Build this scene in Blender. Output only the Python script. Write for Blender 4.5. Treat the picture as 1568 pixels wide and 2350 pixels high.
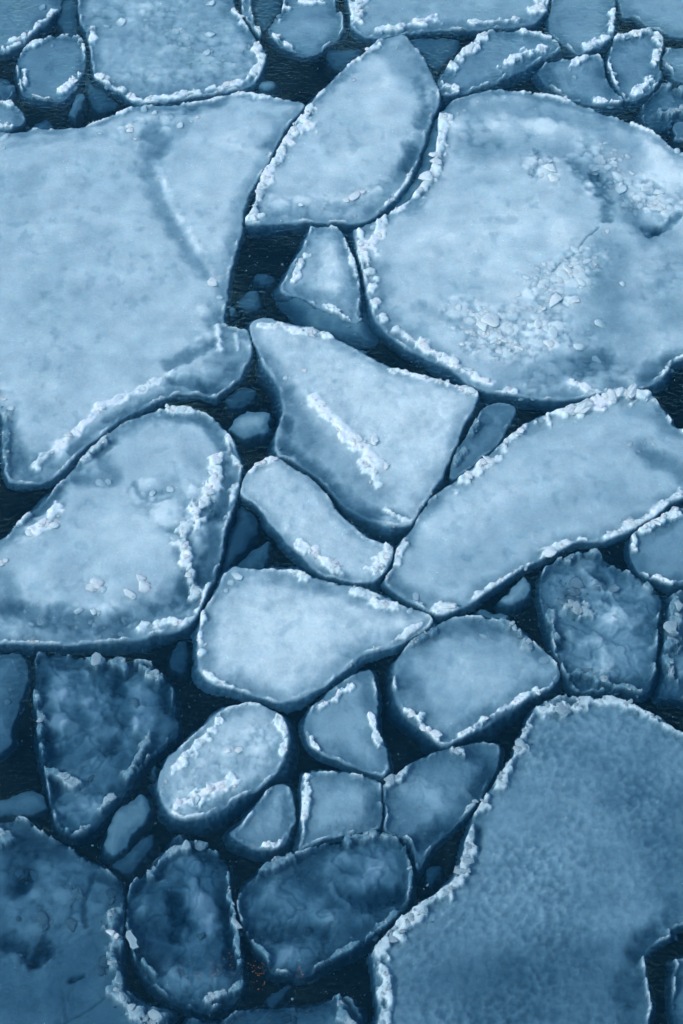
import bpy, bmesh, math, random
import numpy as np
from mathutils import Vector

for _o in list(bpy.data.objects):
    bpy.data.objects.remove(_o)
sc = bpy.context.scene
C = sc.collection

# ------------------------------------------------------------------ camera
TILT, DIST, VFOV = math.radians(36), 28.0, math.radians(30)
cd = bpy.data.cameras.new('camera')
cam = bpy.data.objects.new('camera', cd); C.objects.link(cam)
cam.location = (0, -DIST * math.sin(TILT), DIST * math.cos(TILT))
cam.rotation_euler = (TILT, 0, 0)
cd.sensor_fit = 'VERTICAL'; cd.sensor_height = 36; cd.lens = 18 / math.tan(VFOV / 2)
cd.clip_end = 2000
sc.camera = cam

# ------------------------------------------------------------------ light: flat overcast day
SUN_EL, SUN_ROT = math.radians(50), math.radians(-110)
w = bpy.data.worlds.new('World'); sc.world = w; w.use_nodes = True
nt = w.node_tree; bg = nt.nodes['Background']
sky = nt.nodes.new('ShaderNodeTexSky'); sky.sky_type = 'NISHITA'; sky.sun_disc = False
sky.sun_elevation = SUN_EL; sky.sun_rotation = SUN_ROT; sky.air_density = 1.0; sky.dust_density = 0.6; sky.ozone_density = 1.2
nt.links.new(sky.outputs[0], bg.inputs[0]); bg.inputs[1].default_value = 0.135
sd = bpy.data.lights.new('sun', 'SUN'); sd.energy = 0.75; sd.angle = math.radians(14); sd.color = (1.0, 0.96, 0.9)
sun = bpy.data.objects.new('sun', sd); C.objects.link(sun)
sdir = Vector((math.sin(SUN_ROT) * math.cos(SUN_EL), math.cos(SUN_ROT) * math.cos(SUN_EL), math.sin(SUN_EL)))
sun.rotation_euler = (-sdir).to_track_quat('-Z', 'Y').to_euler()
sc.view_settings.view_transform = 'Standard'; sc.view_settings.look = 'None'
sc.view_settings.exposure = 0.77; sc.view_settings.gamma = 1.0
sc.view_settings.use_curve_mapping = False
sc.cycles.use_denoising = True
sc.cycles.max_bounces = 6; sc.cycles.diffuse_bounces = 3; sc.cycles.transparent_max_bounces = 10
sc.cycles.use_adaptive_sampling = True

# ------------------------------------------------------------------ helpers
W_, H_ = 1568.0, 2350.0
TV = math.tan(VFOV / 2)
def gp(x, y, z=0.0):
    """where the line of sight through a traced outline point meets the water level"""
    cx = (x / W_ - .5) * 2 * TV * W_ / H_; cy = (.5 - y / H_) * 2 * TV
    dy = cy * math.cos(TILT) + math.sin(TILT); dz = cy * math.sin(TILT) - math.cos(TILT)
    t = (z - cam.location.z) / dz
    return (cx * t, cam.location.y + dy * t)
def far(p):          # floes cut by the frame go on well beyond it
    x, y = p
    if x < -25: x *= 2.6
    if x > 1568 + 25: x = 1568 + (x - 1568) * 3.2
    if y < -25: y *= 3.0
    if y > 2350 + 25: y = 2350 + (y - 2350) * 3.0
    return (x, y)
def pxm(y): return gp(785, y)[0] - gp(784, y)[0]

_rs = np.random.RandomState(7)
_perm = _rs.permutation(256); _perm = np.concatenate([_perm, _perm])
_ang = _rs.rand(256) * 2 * np.pi; _gx, _gy = np.cos(_ang), np.sin(_ang)
def pn(x, y):
    xi = np.floor(x).astype(np.int64); yi = np.floor(y).astype(np.int64)
    xf = x - xi; yf = y - yi; xi &= 255; yi &= 255
    u = xf * xf * xf * (xf * (xf * 6 - 15) + 10); v = yf * yf * yf * (yf * (yf * 6 - 15) + 10)
    def g(ix, iy, dx, dy):
        h = _perm[_perm[ix & 255] + (iy & 255)]; return _gx[h] * dx + _gy[h] * dy
    a = g(xi, yi, xf, yf); b = g(xi + 1, yi, xf - 1, yf)
    c = g(xi, yi + 1, xf, yf - 1); d = g(xi + 1, yi + 1, xf - 1, yf - 1)
    return (a + u * (b - a)) + v * ((c + u * (d - c)) - (a + u * (b - a)))
def fbm(P, s, o=4, off=0.0, gain=.5):
    x = P[:, 0] / s + off * 17.3; y = P[:, 1] / s + off * 9.1; a = 1.0; r = 0
    for k in range(o):
        r = r + a * pn(x, y); x = x * 2.03 + 5.7; y = y * 2.03 + 3.1; a *= gain
    return r * 1.4
def lumps(P, s, off):
    """height 0..1 of rounded lumps packed side by side, each of its own size"""
    x = P[:, 0] / s; y = P[:, 1] / s; xi = np.floor(x).astype(np.int64); yi = np.floor(y).astype(np.int64); best = np.zeros(len(P))
    for a in (-1, 0, 1):
        for b in (-1, 0, 1):
            cx, cy = xi + a, yi + b; h = _perm[_perm[(cx + off) & 255] + (cy & 255)]; h2 = _perm[(h + 91) & 255]; h3 = _perm[(h2 + 37) & 255]; h4 = _perm[(h3 + 11) & 255]
            dx = x - cx - .15 - .7 * h / 255; dy = y - cy - .15 - .7 * h2 / 255; r = .35 + .45 * h3 / 255
            an = h4 / 255 * 3.14; u = (dx * np.cos(an) + dy * np.sin(an)) / r; v = (-dx * np.sin(an) + dy * np.cos(an)) / r * 1.4
            q = (np.abs(u) ** 2.4 + np.abs(v) ** 2.4)
            best = np.maximum(best, np.clip(1 - q, 0, 1) ** .45 * (.35 + .65 * h4 / 255))
    return best
def sstep(a, b, x):
    t = np.clip((x - a) / (b - a), 0, 1); return t * t * (3 - 2 * t)
def smooth_loop(pts, n=4):
    P = np.array(pts, float); M = len(P); out = []
    for i in range(M):
        p0, p1, p2, p3 = P[i - 1], P[i], P[(i + 1) % M], P[(i + 2) % M]
        for k in range(n):
            t = k / n
            out.append(.5 * ((2 * p1) + (-p0 + p2) * t + (2 * p0 - 5 * p1 + 4 * p2 - p3) * t * t + (-p0 + 3 * p1 - 3 * p2 + p3) * t ** 3))
    return np.array(out)
def dist_path(P, L, closed=False):
    d = np.full(len(P), 1e9)
    if len(L) == 1: return np.hypot(P[:, 0] - L[0][0], P[:, 1] - L[0][1])
    for i in range(len(L) if closed else len(L) - 1):
        a = L[i]; b = L[(i + 1) % len(L)]; e = b - a; q = P - a
        t = np.clip((q @ e) / max(e @ e, 1e-12), 0, 1)
        v = q - t[:, None] * e
        d = np.minimum(d, v[:, 0] ** 2 + v[:, 1] ** 2)
    return np.sqrt(d)
def inside(P, L):
    c = np.zeros(len(P), bool); x, y = P[:, 0], P[:, 1]
    for i in range(len(L)):
        x1, y1 = L[i]; x2, y2 = L[(i + 1) % len(L)]
        if y1 == y2: continue
        m = ((y1 > y) != (y2 > y)) & (x < (x2 - x1) * (y - y1) / (y2 - y1) + x1)
        c ^= m
    return c
def sdist(P, L):
    d = dist_path(P, L, True); return np.where(inside(P, L), d, -d)

# ------------------------------------------------------------------ materials
def mat(name):
    m = bpy.data.materials.new(name); m.use_nodes = True; n = m.node_tree
    for x in list(n.nodes): n.nodes.remove(x)
    return m, n.nodes, n.links
def ramp(N, stops):
    r = N.new('ShaderNodeValToRGB'); e = r.color_ramp.elements
    while len(e) < len(stops): e.new(.5)
    for k, (p, c) in enumerate(stops): e[k].position = p; e[k].color = (*c, 1)
    return r
def ice_material(name, lo, hi, rough, bump, gscale=1.0, attr=True, sss=.7):
    m, N, L = mat(name)
    out = N.new('ShaderNodeOutputMaterial'); b = N.new('ShaderNodeBsdfPrincipled')
    geo = N.new('ShaderNodeNewGeometry')
    def noise(s, d, r=.55):
        t = N.new('ShaderNodeTexNoise'); t.inputs['Scale'].default_value = s * gscale; t.inputs['Detail'].default_value = d
        t.inputs['Roughness'].default_value = r; L.new(geo.outputs['Position'], t.inputs['Vector']); return t
    n1 = noise(2.2, 5); n2 = noise(24, 5, .65); n3 = noise(110, 3, .7)
    mx = N.new('ShaderNodeMath'); mx.operation = 'MULTIPLY_ADD'; mx.inputs[1].default_value = .55
    L.new(n1.outputs[0], mx.inputs[0])
    ml = N.new('ShaderNodeMath'); ml.operation = 'MULTIPLY'; ml.inputs[1].default_value = .45; L.new(n2.outputs[0], ml.inputs[0])
    L.new(ml.outputs[0], mx.inputs[2])
    fac = mx
    if attr:
        at = N.new('ShaderNodeAttribute'); at.attribute_name = 'snow_shade'
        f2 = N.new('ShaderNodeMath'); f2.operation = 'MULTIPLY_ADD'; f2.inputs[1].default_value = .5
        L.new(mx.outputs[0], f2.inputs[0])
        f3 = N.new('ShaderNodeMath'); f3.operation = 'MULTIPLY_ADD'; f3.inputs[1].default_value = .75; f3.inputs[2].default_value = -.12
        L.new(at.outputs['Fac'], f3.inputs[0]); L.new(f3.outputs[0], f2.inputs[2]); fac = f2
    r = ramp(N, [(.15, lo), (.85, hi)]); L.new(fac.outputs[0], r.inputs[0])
    L.new(r.outputs[0], b.inputs['Base Color'])
    b.inputs['Roughness'].default_value = rough; b.inputs['IOR'].default_value = 1.31
    ad = N.new('ShaderNodeMath'); ad.operation = 'MULTIPLY_ADD'; ad.inputs[1].default_value = .35
    L.new(n3.outputs[0], ad.inputs[0]); L.new(n2.outputs[0], ad.inputs[2])
    bp = N.new('ShaderNodeBump'); bp.inputs['Strength'].default_value = bump; bp.inputs['Distance'].default_value = .02
    L.new(ad.outputs[0], bp.inputs['Height']); L.new(bp.outputs[0], b.inputs['Normal'])
    b.inputs['Subsurface Weight'].default_value = sss; b.inputs['Subsurface Radius'].default_value = (.45, .8, 1.0); b.inputs['Subsurface Scale'].default_value = .05
    L.new(b.outputs[0], out.inputs['Surface'])
    return m
M_ICE = ice_material('floe_ice', (.13, .27, .32), (.86, 1.0, .94), .55, .5)
M_FOOT = ice_material('submerged_ice', (.23, .43, .46), (.68, .80, .75), .6, .2)
M_RIM = ice_material('rim_ice', (.36, .50, .52), (.74, .83, .78), .45, .5, 1.6, False)
M_RIMD = ice_material('dimmed_rim_ice', (.12, .21, .24), (.38, .48, .50), .4, .5, 1.6, False)  # darker rim copy: weaker light on the lower floes put into the colour
M_CHUNK = ice_material('chunk_ice', (.55, .68, .67), (.82, .88, .83), .5, .4, 1.0, False)
M_ICEC = ice_material('sunk_chunk_ice', (.42, .60, .62), (.76, .86, .80), .6, .2, 1.0, False)
M_CHUNKD = ice_material('dimmed_chunk_ice', (.17, .28, .31), (.44, .56, .57), .5, .4, 1.0, False)  # darker chunk copy, the lower floes' dimmer light painted in

# sea water: a clear skin over a body of water that swallows red first
KA = (7.8, 5.25, 4.1)
def water_material():
    m, N, L = mat('sea_water')
    out = N.new('ShaderNodeOutputMaterial'); geo = N.new('ShaderNodeNewGeometry')
    mp = N.new('ShaderNodeMapping'); mp.inputs['Scale'].default_value = (1.0, 1.5, 1.0); L.new(geo.outputs['Position'], mp.inputs[0])
    n1 = N.new('ShaderNodeTexNoise'); n1.inputs['Scale'].default_value = 11; n1.inputs['Detail'].default_value = 4; n1.inputs['Roughness'].default_value = .6
    n1.inputs['Distortion'].default_value = .6
    n2 = N.new('ShaderNodeTexNoise'); n2.inputs['Scale'].default_value = .9; n2.inputs['Detail'].default_value = 2
    L.new(mp.outputs[0], n1.inputs[0]); L.new(geo.outputs['Position'], n2.inputs[0])
    mu = N.new('ShaderNodeMath'); mu.operation = 'MULTIPLY'; L.new(n1.outputs[0], mu.inputs[0]); L.new(n2.outputs[0], mu.inputs[1])
    bp = N.new('ShaderNodeBump'); bp.inputs['Strength'].default_value = 1.0; bp.inputs['Distance'].default_value = .06
    L.new(mu.outputs[0], bp.inputs['Height'])
    fr0 = N.new('ShaderNodeFresnel'); fr0.inputs[0].default_value = 1.333; L.new(bp.outputs[0], fr0.inputs['Normal'])
    bf = N.new('ShaderNodeMath'); bf.operation = 'SUBTRACT'; bf.inputs[0].default_value = 1; L.new(geo.outputs['Backfacing'], bf.inputs[1])
    fr = N.new('ShaderNodeMath'); fr.operation = 'MULTIPLY'; L.new(fr0.outputs[0], fr.inputs[0]); L.new(bf.outputs[0], fr.inputs[1])
    tr = N.new('ShaderNodeBsdfTransparent')
    gl = N.new('ShaderNodeBsdfGlossy'); gl.inputs['Roughness'].default_value = .05; gl.inputs['Color'].default_value = (.34, .74, 1, 1); L.new(bp.outputs[0], gl.inputs['Normal'])
    df = N.new('ShaderNodeBsdfDiffuse'); df.inputs['Color'].default_value = (.0, .24, .36, 1)
    m1 = N.new('ShaderNodeMixShader'); m1.inputs[0].default_value = .026; L.new(tr.outputs[0], m1.inputs[1]); L.new(df.outputs[0], m1.inputs[2])
    m2 = N.new('ShaderNodeMixShader'); L.new(fr.outputs[0], m2.inputs[0]); L.new(m1.outputs[0], m2.inputs[1]); L.new(gl.outputs[0], m2.inputs[2])
    L.new(m2.outputs[0], out.inputs['Surface'])
    va = N.new('ShaderNodeVolumeAbsorption'); k = max(KA) * 1.12
    va.inputs['Color'].default_value = tuple(1 - c / k for c in KA) + (1,); va.inputs['Density'].default_value = k
    L.new(va.outputs[0], out.inputs['Volume'])
    return m
M_WATER = water_material()
m_bed, N, L = mat('seabed'); _o = N.new('ShaderNodeOutputMaterial'); _b = N.new('ShaderNodeBsdfDiffuse')
_n = N.new('ShaderNodeTexNoise'); _n.inputs['Scale'].default_value = .8; _r = ramp(N, [(.3, (.01, .03, .04)), (.7, (.03, .06, .07))])
L.new(_n.outputs[0], _r.inputs[0]); L.new(_r.outputs[0], _b.inputs[0]); L.new(_b.outputs[0], _o.inputs[0])

# ------------------------------------------------------------------ the setting
def box_obj(name, x0, x1, y0, y1, z0, z1, m):
    me = bpy.data.meshes.new(name)
    v = [(x, y, z) for z in (z0, z1) for y in (y0, y1) for x in (x0, x1)]
    me.from_pydata(v, [], [(0, 2, 3, 1), (4, 5, 7, 6), (0, 1, 5, 4), (2, 6, 7, 3), (0, 4, 6, 2), (1, 3, 7, 5)])
    o = bpy.data.objects.new(name, me); C.objects.link(o); me.materials.append(m); o['kind'] = 'structure'; return o
box_obj('sea', -400, 400, -400, 400, -3.0, 0.0, M_WATER)['label'] = 'dark teal sea water between and over the ice floes'
box_obj('seabed', -399, 399, -399, 399, -2.95, -2.7, m_bed)

# ------------------------------------------------------------------ ice pieces
random.seed(5)
def chunk_mesh(k, npts, flat, sub, soft=0):
    rnd = random.Random(100 + k); bm = bmesh.new()
    for i in range(npts):
        a = rnd.random() * 6.283; zz = rnd.uniform(-1, 1); r = (1 - abs(zz) ** 2.6) ** .5 * rnd.uniform(.75, 1.1)
        bm.verts.new((r * math.cos(a), r * math.sin(a) * rnd.uniform(.65, 1), zz * flat * rnd.uniform(.8, 1)))
    res = bmesh.ops.convex_hull(bm, input=bm.verts)
    bmesh.ops.delete(bm, geom=[v for v in bm.verts if not v.link_faces], context='VERTS')
    if sub:
        bmesh.ops.bevel(bm, geom=bm.edges[:], offset=.10, segments=1, affect='EDGES', clamp_overlap=True)
        bmesh.ops.triangulate(bm, faces=bm.faces[:])
        bmesh.ops.subdivide_edges(bm, edges=[e for e in bm.edges if e.calc_length() > .35], cuts=1)
        bmesh.ops.triangulate(bm, faces=bm.faces[:])
        for v in bm.verts:
            v.co *= 1 + rnd.uniform(-.07, .07)
    for _ in range(soft): bmesh.ops.smooth_vert(bm, verts=bm.verts[:], factor=.5, use_axis_x=True, use_axis_y=True, use_axis_z=True)
    me = bpy.data.meshes.new('ice_chunk'); bm.to_mesh(me); bm.free()
    return me
CH = []; CHD = []; CHS = []
for k in range(14):
    me = chunk_mesh(k, 15, .42, True)
    for p in me.polygons: p.use_smooth = True
    me.materials.append(M_CHUNK); CH.append(me)
    ms = chunk_mesh(k + 20, 22, .42, True, 2); ms.materials.append(M_ICEC); CHS.append(ms)
    for p in ms.polygons: p.use_smooth = True
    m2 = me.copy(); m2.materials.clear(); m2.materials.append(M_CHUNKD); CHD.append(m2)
def slab_mesh(k):
    rnd = random.Random(300 + k); bm = bmesh.new()
    rows = 6
    ring = []
    for a in range(rows):
        x = -1 + 2 * a / (rows - 1); hw = (.75 if a in (0, rows - 1) else 1) * rnd.uniform(.75, 1.05); oy = rnd.uniform(-.3, .3)
        ring.append([bm.verts.new((x + rnd.uniform(-.05, .05), oy + sy * hw, sz * .8)) for sy, sz in ((-1, -1), (1, -1), (1 * .85, 1), (-1 * .85, 1))])
    for a in range(rows - 1):
        for b in range(4): bm.faces.new((ring[a][b], ring[a][(b + 1) % 4], ring[a + 1][(b + 1) % 4], ring[a + 1][b]))
    bm.faces.new(ring[0][::-1]); bm.faces.new(ring[-1])
    bmesh.ops.recalc_face_normals(bm, faces=bm.faces[:])
    bmesh.ops.bevel(bm, geom=bm.edges[:], offset=.06, segments=1, affect='EDGES', clamp_overlap=True)
    me = bpy.data.meshes.new('ice_slab'); bm.to_mesh(me); bm.free(); return me
SL = [slab_mesh(k) for k in range(5)]; SLD = []
for _m in SL:
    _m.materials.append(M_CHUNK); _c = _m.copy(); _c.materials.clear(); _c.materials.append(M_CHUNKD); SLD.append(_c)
CR = []
for k in range(12):
    me = chunk_mesh(50 + k, 11, .6, False)
    co = np.empty(len(me.vertices) * 3, np.float32); me.vertices.foreach_get('co', co)
    CR.append((co.reshape(-1, 3).copy(), np.array([list(p.vertices) for p in me.polygons if len(p.vertices) == 3])))

def crumbs(name, items, m, parent):
    """many crumbs (x, y, z, size, yaw, stretch) joined in one mesh"""
    if not items: return
    V = []; T = []; n = 0
    for (x, y, z, s, a, st) in items:
        co, fa = CR[random.randrange(len(CR))]
        c, q = math.cos(a), math.sin(a); X = co[:, 0] * s * st; Y = co[:, 1] * s; Z = co[:, 2] * s * .8
        V.append(np.stack([X * c - Y * q + x, X * q + Y * c + y, Z + z], 1)); T.append(fa + n); n += len(co)
    V = np.concatenate(V); T = np.concatenate(T)
    me = raw_mesh(name, V, T, 3); me.materials.append(m)
    o = bpy.data.objects.new(name, me); C.objects.link(o); o['kind'] = 'stuff'; o.parent = parent
    return o
def raw_mesh(name, V, Fc, k):
    me = bpy.data.meshes.new(name); me.vertices.add(len(V)); me.vertices.foreach_set('co', V.astype(np.float32).ravel())
    me.loops.add(len(Fc) * k); me.loops.foreach_set('vertex_index', Fc.astype(np.int32).ravel())
    me.polygons.add(len(Fc)); me.polygons.foreach_set('loop_start', np.arange(0, len(Fc) * k, k, dtype=np.int32))
    me.update(calc_edges=True); me.validate(); return me

REF = .64          # linear green of ice lying at the water's surface
def lin(v): v /= 255.0; return ((v + .055) / 1.055) ** 2.4
def depth_for(G): return -max(0.004, math.log(REF / lin(G)) / (2.25 * KA[1]))  # lower floes lie deeper, standing in for the falloff of light there

FLOES = []
def floe(G, pts, label, rim=1.0, dark=0, moat=.07, mw=.17, skirt=.04, strokes=(), chunks=(), lump=(.012, .16), foot=(), kind='floe', thick=.08, rh=.014, rubble=(), murk=None):  # dark: paints dimmer light into rim and crust, mainly on lower floes
    FLOES.append(dict(G=G + ((2 if G < 130 else 3) if dark else 16 if 120 < G < 168 else 8 if G >= 168 else 4), pts=pts, label=label, rim=rim, dark=dark, moat=moat, mw=mw, skirt=skirt, strokes=strokes, chunks=chunks,
                      lump=lump, foot=foot, kind=kind, thick=thick, rh=rh, rubble=rubble, murk=dark if murk is None else murk))
def frag(G, pts, label, **k):
    k.setdefault('rim', 0); k.setdefault('moat', .06); k.setdefault('mw', .07); k.setdefault('skirt', .07); k.setdefault('thick', .22)
    floe(G + 14, pts, label, kind='frag', **k)

# ------------------------------------------------------------------ the floes, outlines traced in the photograph and laid on the sea
floe(190, [(-120,305),(25,301),(72,293),(144,292),(201,285),(252,265),(295,246),(324,238),(396,238),(468,229),(520,217),(556,209),(610,217),(660,226),(698,235),(690,255),(664,281),(635,331),(610,381),(581,428),(561,470),(557,517),(542,578),(527,632),(520,693),(513,736),(540,748),(570,756),(578,794),(567,830),(545,869),(509,900),(489,907),(450,900),(400,903),(370,915),(320,935),(280,957),(240,988),(200,1020),(170,1050),(140,1080),(110,1100),(70,1107),(30,1103),(16,1092),(10,1050),(4,1000),(-4,940),(-40,880),(-120,800)],
     'huge pale snowy floe filling the left side, with a spur into the dark gap', rim=.8, moat=.07, mw=.14, skirt=.05, lump=(.008,.28),
     rubble=[([(500,700),(520,800),(480,860)],50,60,.03),([(300,300),(400,260)],40,30,.035),([(30,1040),(80,1075),(140,1040)],46,46,.035)],
     strokes=[([(350,300),(365,325),(350,345)],38,-.11),([(330,250),(420,250),(500,240)],26,-.05),([(445,250),(420,290),(390,330)],22,-.05),([(335,375),(365,450),(395,515),(430,570),(475,625)],34,-.075),([(362,385),(395,465),(430,530),(470,590),(498,640)],16,.03),([(560,300),(500,420),(480,540)],80,.012),
              ([(390,835),(430,818),(480,785)],24,-.12),([(500,740),(520,800),(500,860),(470,880)],42,-.10),([(548,770),(545,830),(500,885)],32,-.04),([(500,745),(506,800)],11,.09),([(541,762),(546,798)],8,.07),([(400,870),(450,880),(500,890)],26,-.15),
              ([(250,960),(330,925),(390,895)],16,-.07),([(60,1060),(90,1060)],55,-.10),([(20,980),(40,1040),(60,1080)],34,-.10),([(150,1050),(190,1005),(240,965)],14,-.06),([(20,330),(120,318),(240,305)],20,-.04),
              ([(110,600),(120,700)],120,-.012),([(60,380),(40,520)],90,-.018)],
     chunks=[([(85,1070),(115,1035),(150,1010),(190,975),(230,940)],20,15,3,.1),([(215,945),(280,910),(340,885),(400,850)],19,16,3,.15),([(400,850),(440,825),(480,800)],15,6,3,.3),([(0,900),(15,950),(20,1010),(8,1080)],16,15,4,.1,1),
             ([(360,395),(385,450),(410,520),(470,590)],18,9,5,.35),(490,648,36),(505,680,24),(230,305,14),(300,300,22),(310,318,14),(412,286,26),(440,277,14),(455,268,14),(330,250,26),(355,258,20),
             ([(420,233),(480,226),(560,210),(620,222)],15,14,3,.1),([(200,283),(252,264),(300,248)],15,8,3,.05),(10,915,20),(25,935,24),(300,290,22)])
floe(192, [(880,85),(905,78),(930,76),(948,97),(970,126),(988,158),(1000,183),(1011,219),(1002,248),(984,284),(973,324),(959,363),(941,406),(916,442),(890,470),(862,492),(833,506),(790,508),(718,506),(646,508),(567,511),(572,492),(585,464),(595,414),(621,367),(653,317),(682,273),(711,234),(732,212),(768,176),(804,142),(833,120),(861,95)],
     'tall pale leaf-shaped floe in the upper middle with a white crust along its left edge', rim=1.1, moat=.075, skirt=0.11, thick=0.15, lump=(.006,.3),
     rubble=[([(640,470),(740,470),(830,455),(880,430)],36,38,.03),([(990,200),(985,250)],30,26,.03)],
     strokes=[([(600,485),(720,480),(850,470),(900,420),(930,370)],26,-.05),([(940,330),(950,350),(930,380)],22,-.12),([(960,180),(975,230),(960,280)],22,-.06),([(880,110),(930,140),(950,190)],40,-.05),([(760,400),(850,330),(880,200)],60,.012)],
     chunks=[([(714,240),(700,268),(680,295),(660,325)],27,12,3,-.05),([(655,325),(630,375),(612,405)],22,12,4,-.05),([(612,395),(600,430),(588,460),(575,500)],30,14,5,-.1),([(700,275),(712,292)],22,3,2,0),([(960,372),(945,405),(925,435),(895,465)],16,16,4,-.05),(812,450,34),(830,440,22),(795,458,22),(690,468,22),(740,478,18),
             ([(650,490),(760,492),(850,492),(890,470)],18,10,6,.3),(940,440,22),(912,108,14),(812,182,15),([(800,150),(835,120),(870,100)],12,8,3,0),([(985,160),(1000,200)],16,5,4,.2),([(740,205),(715,235)],12,5,3,0)])
floe(180, [(650,640),(660,620),(682,585),(700,553),(711,527),(718,518),(775,519),(797,556),(815,596),(826,643),(828,686),(822,728),(812,736),(782,725),(736,704),(689,679),(652,668),(643,655)],
     'small trapezoid floe above the central one, its foot glowing under the water', rim=.9, moat=.07, mw=.15, skirt=0.1, thick=0.14, foot=[([(648,662),(690,715),(715,745),(765,762),(848,768),(846,740),(832,690),(820,640),(700,600)],-.13)],
     strokes=[([(760,570),(750,620),(770,660)],38,.03),([(690,660),(780,690),(810,640)],20,-.05)],
     chunks=[([(700,585),(690,610),(672,640)],17,10,3,0),([(745,698),(800,728)],13,8,3,0),(826,728,16),([(800,560),(822,650)],10,7,3,.1)])
floe(202, [(572,754),(588,732),(614,727),(653,740),(693,747),(725,754),(754,763),(790,786),(844,815),(898,840),(952,858),(1006,869),(1050,884),(1087,892),(1097,900),(1090,930),(1070,960),(1055,1000),(1035,1050),(1010,1100),(985,1140),(960,1175),(938,1203),(900,1205),(860,1192),(820,1175),(785,1155),(755,1120),(720,1085),(690,1065),(655,1048),(634,1040),(634,1000),(645,960),(648,925),(640,885),(610,840),(590,800)],
     'big bright kite-shaped floe at the centre, a white ridge over its teal left flank', rim=.5, moat=.045, mw=.13, skirt=0.15, thick=0.22, lump=(.012,.14),
     strokes=[([(600,790),(625,830),(655,880),(690,930)],26,-.05),([(655,900),(680,960),(700,1010)],46,-.07),([(700,980),(750,1040),(800,1100),(850,1150)],60,-.06),([(650,1020),(700,1055),(750,1105),(800,1155),(860,1185)],30,-.13),([(660,960),(660,1030)],22,-.10),([(880,1170),(930,1185)],18,-.08),
              ([(720,915),(770,960),(820,1010),(870,1070)],18,.07),([(760,880),(900,930),(960,1000)],90,.012),([(905,1110),(880,1140)],30,-.02)],
     chunks=[([(715,915),(745,945),(775,975),(810,1010)],26,18,6,-.1),([(800,1005),(830,1035),(860,1070)],30,16,9,-.1),([(830,1060),(870,1110)],22,9,8,0),(860,1010,34),(885,1070,30),([(700,925),(660,880),(620,840),(600,800)],20,9,5,.4),
             ([(600,745),(640,745),(700,765)],16,12,3,0),([(700,755),(760,770)],16,7,3,0),(718,768,22),([(890,845),(1000,868),(1090,895)],20,18,3,0),([(1070,900),(1095,900)],18,5,3,0),([(940,1180),(980,1130),(1020,1080)],15,10,5,.2),([(880,1165),(930,1190)],14,6,4,.1),(655,865,20),(700,850,16)])
floe(212, [(552,1115),(556,1103),(570,1080),(595,1061),(628,1047),(648,1050),(675,1073),(718,1098),(750,1131),(768,1163),(797,1195),(836,1226),(876,1246),(890,1246),(902,1254),(900,1282),(884,1310),(862,1328),(833,1336),(790,1328),(746,1318),(718,1300),(703,1282),(675,1256),(646,1224),(610,1184),(581,1152),(552,1134)],
     'white sausage-shaped floe lying aslant below the central kite-shaped one', rim=.5, moat=.05, mw=.11, skirt=0.1, thick=0.14, lump=(.010,.13),
     strokes=[([(650,1230),(690,1275),(730,1305),(800,1322)],16,-.05)],
     chunks=[([(580,1075),(605,1060),(635,1050)],24,9,3,0),([(690,1250),(730,1275),(780,1310)],22,14,5,-.05),([(890,1255),(885,1280),(865,1305)],26,10,4,-.1),(862,1312,22)])
floe(208, [(457,1440),(461,1415),(475,1380),(500,1345),(513,1320),(535,1297),(552,1298),(600,1303),(650,1305),(690,1311),(720,1322),(780,1337),(830,1347),(880,1366),(930,1387),(970,1401),(993,1418),(988,1438),(950,1460),(910,1478),(865,1490),(832,1502),(800,1530),(770,1555),(730,1579),(680,1601),(635,1607),(590,1594),(540,1581),(492,1568),(463,1548),(453,1505),(453,1470)],
     'bright white drop-shaped floe just below the centre, pointed at its right end', rim=.8, moat=.075, mw=.2, skirt=.11, lump=(.010,.15),
     strokes=[([(600,1450),(700,1440),(640,1500)],90,.015),([(480,1420),(485,1500),(500,1550)],24,-.035),([(600,1330),(720,1345),(850,1390)],22,-.03),([(900,1430),(960,1420)],30,.015)],
     chunks=[(545,1320,36),(530,1335,28),(520,1352,22),([(670,1308),(700,1320)],18,7,4,0),([(810,1352),(860,1370)],16,6,3,.1),([(860,1375),(900,1392)],24,5,4,.05),(940,1400,26),([(465,1400),(458,1450),(460,1500)],14,10,3,0),(470,1478,18),([(470,1545),(530,1575)],13,7,3,0),([(900,1470),(970,1430)],12,12,6,0)])
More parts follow.
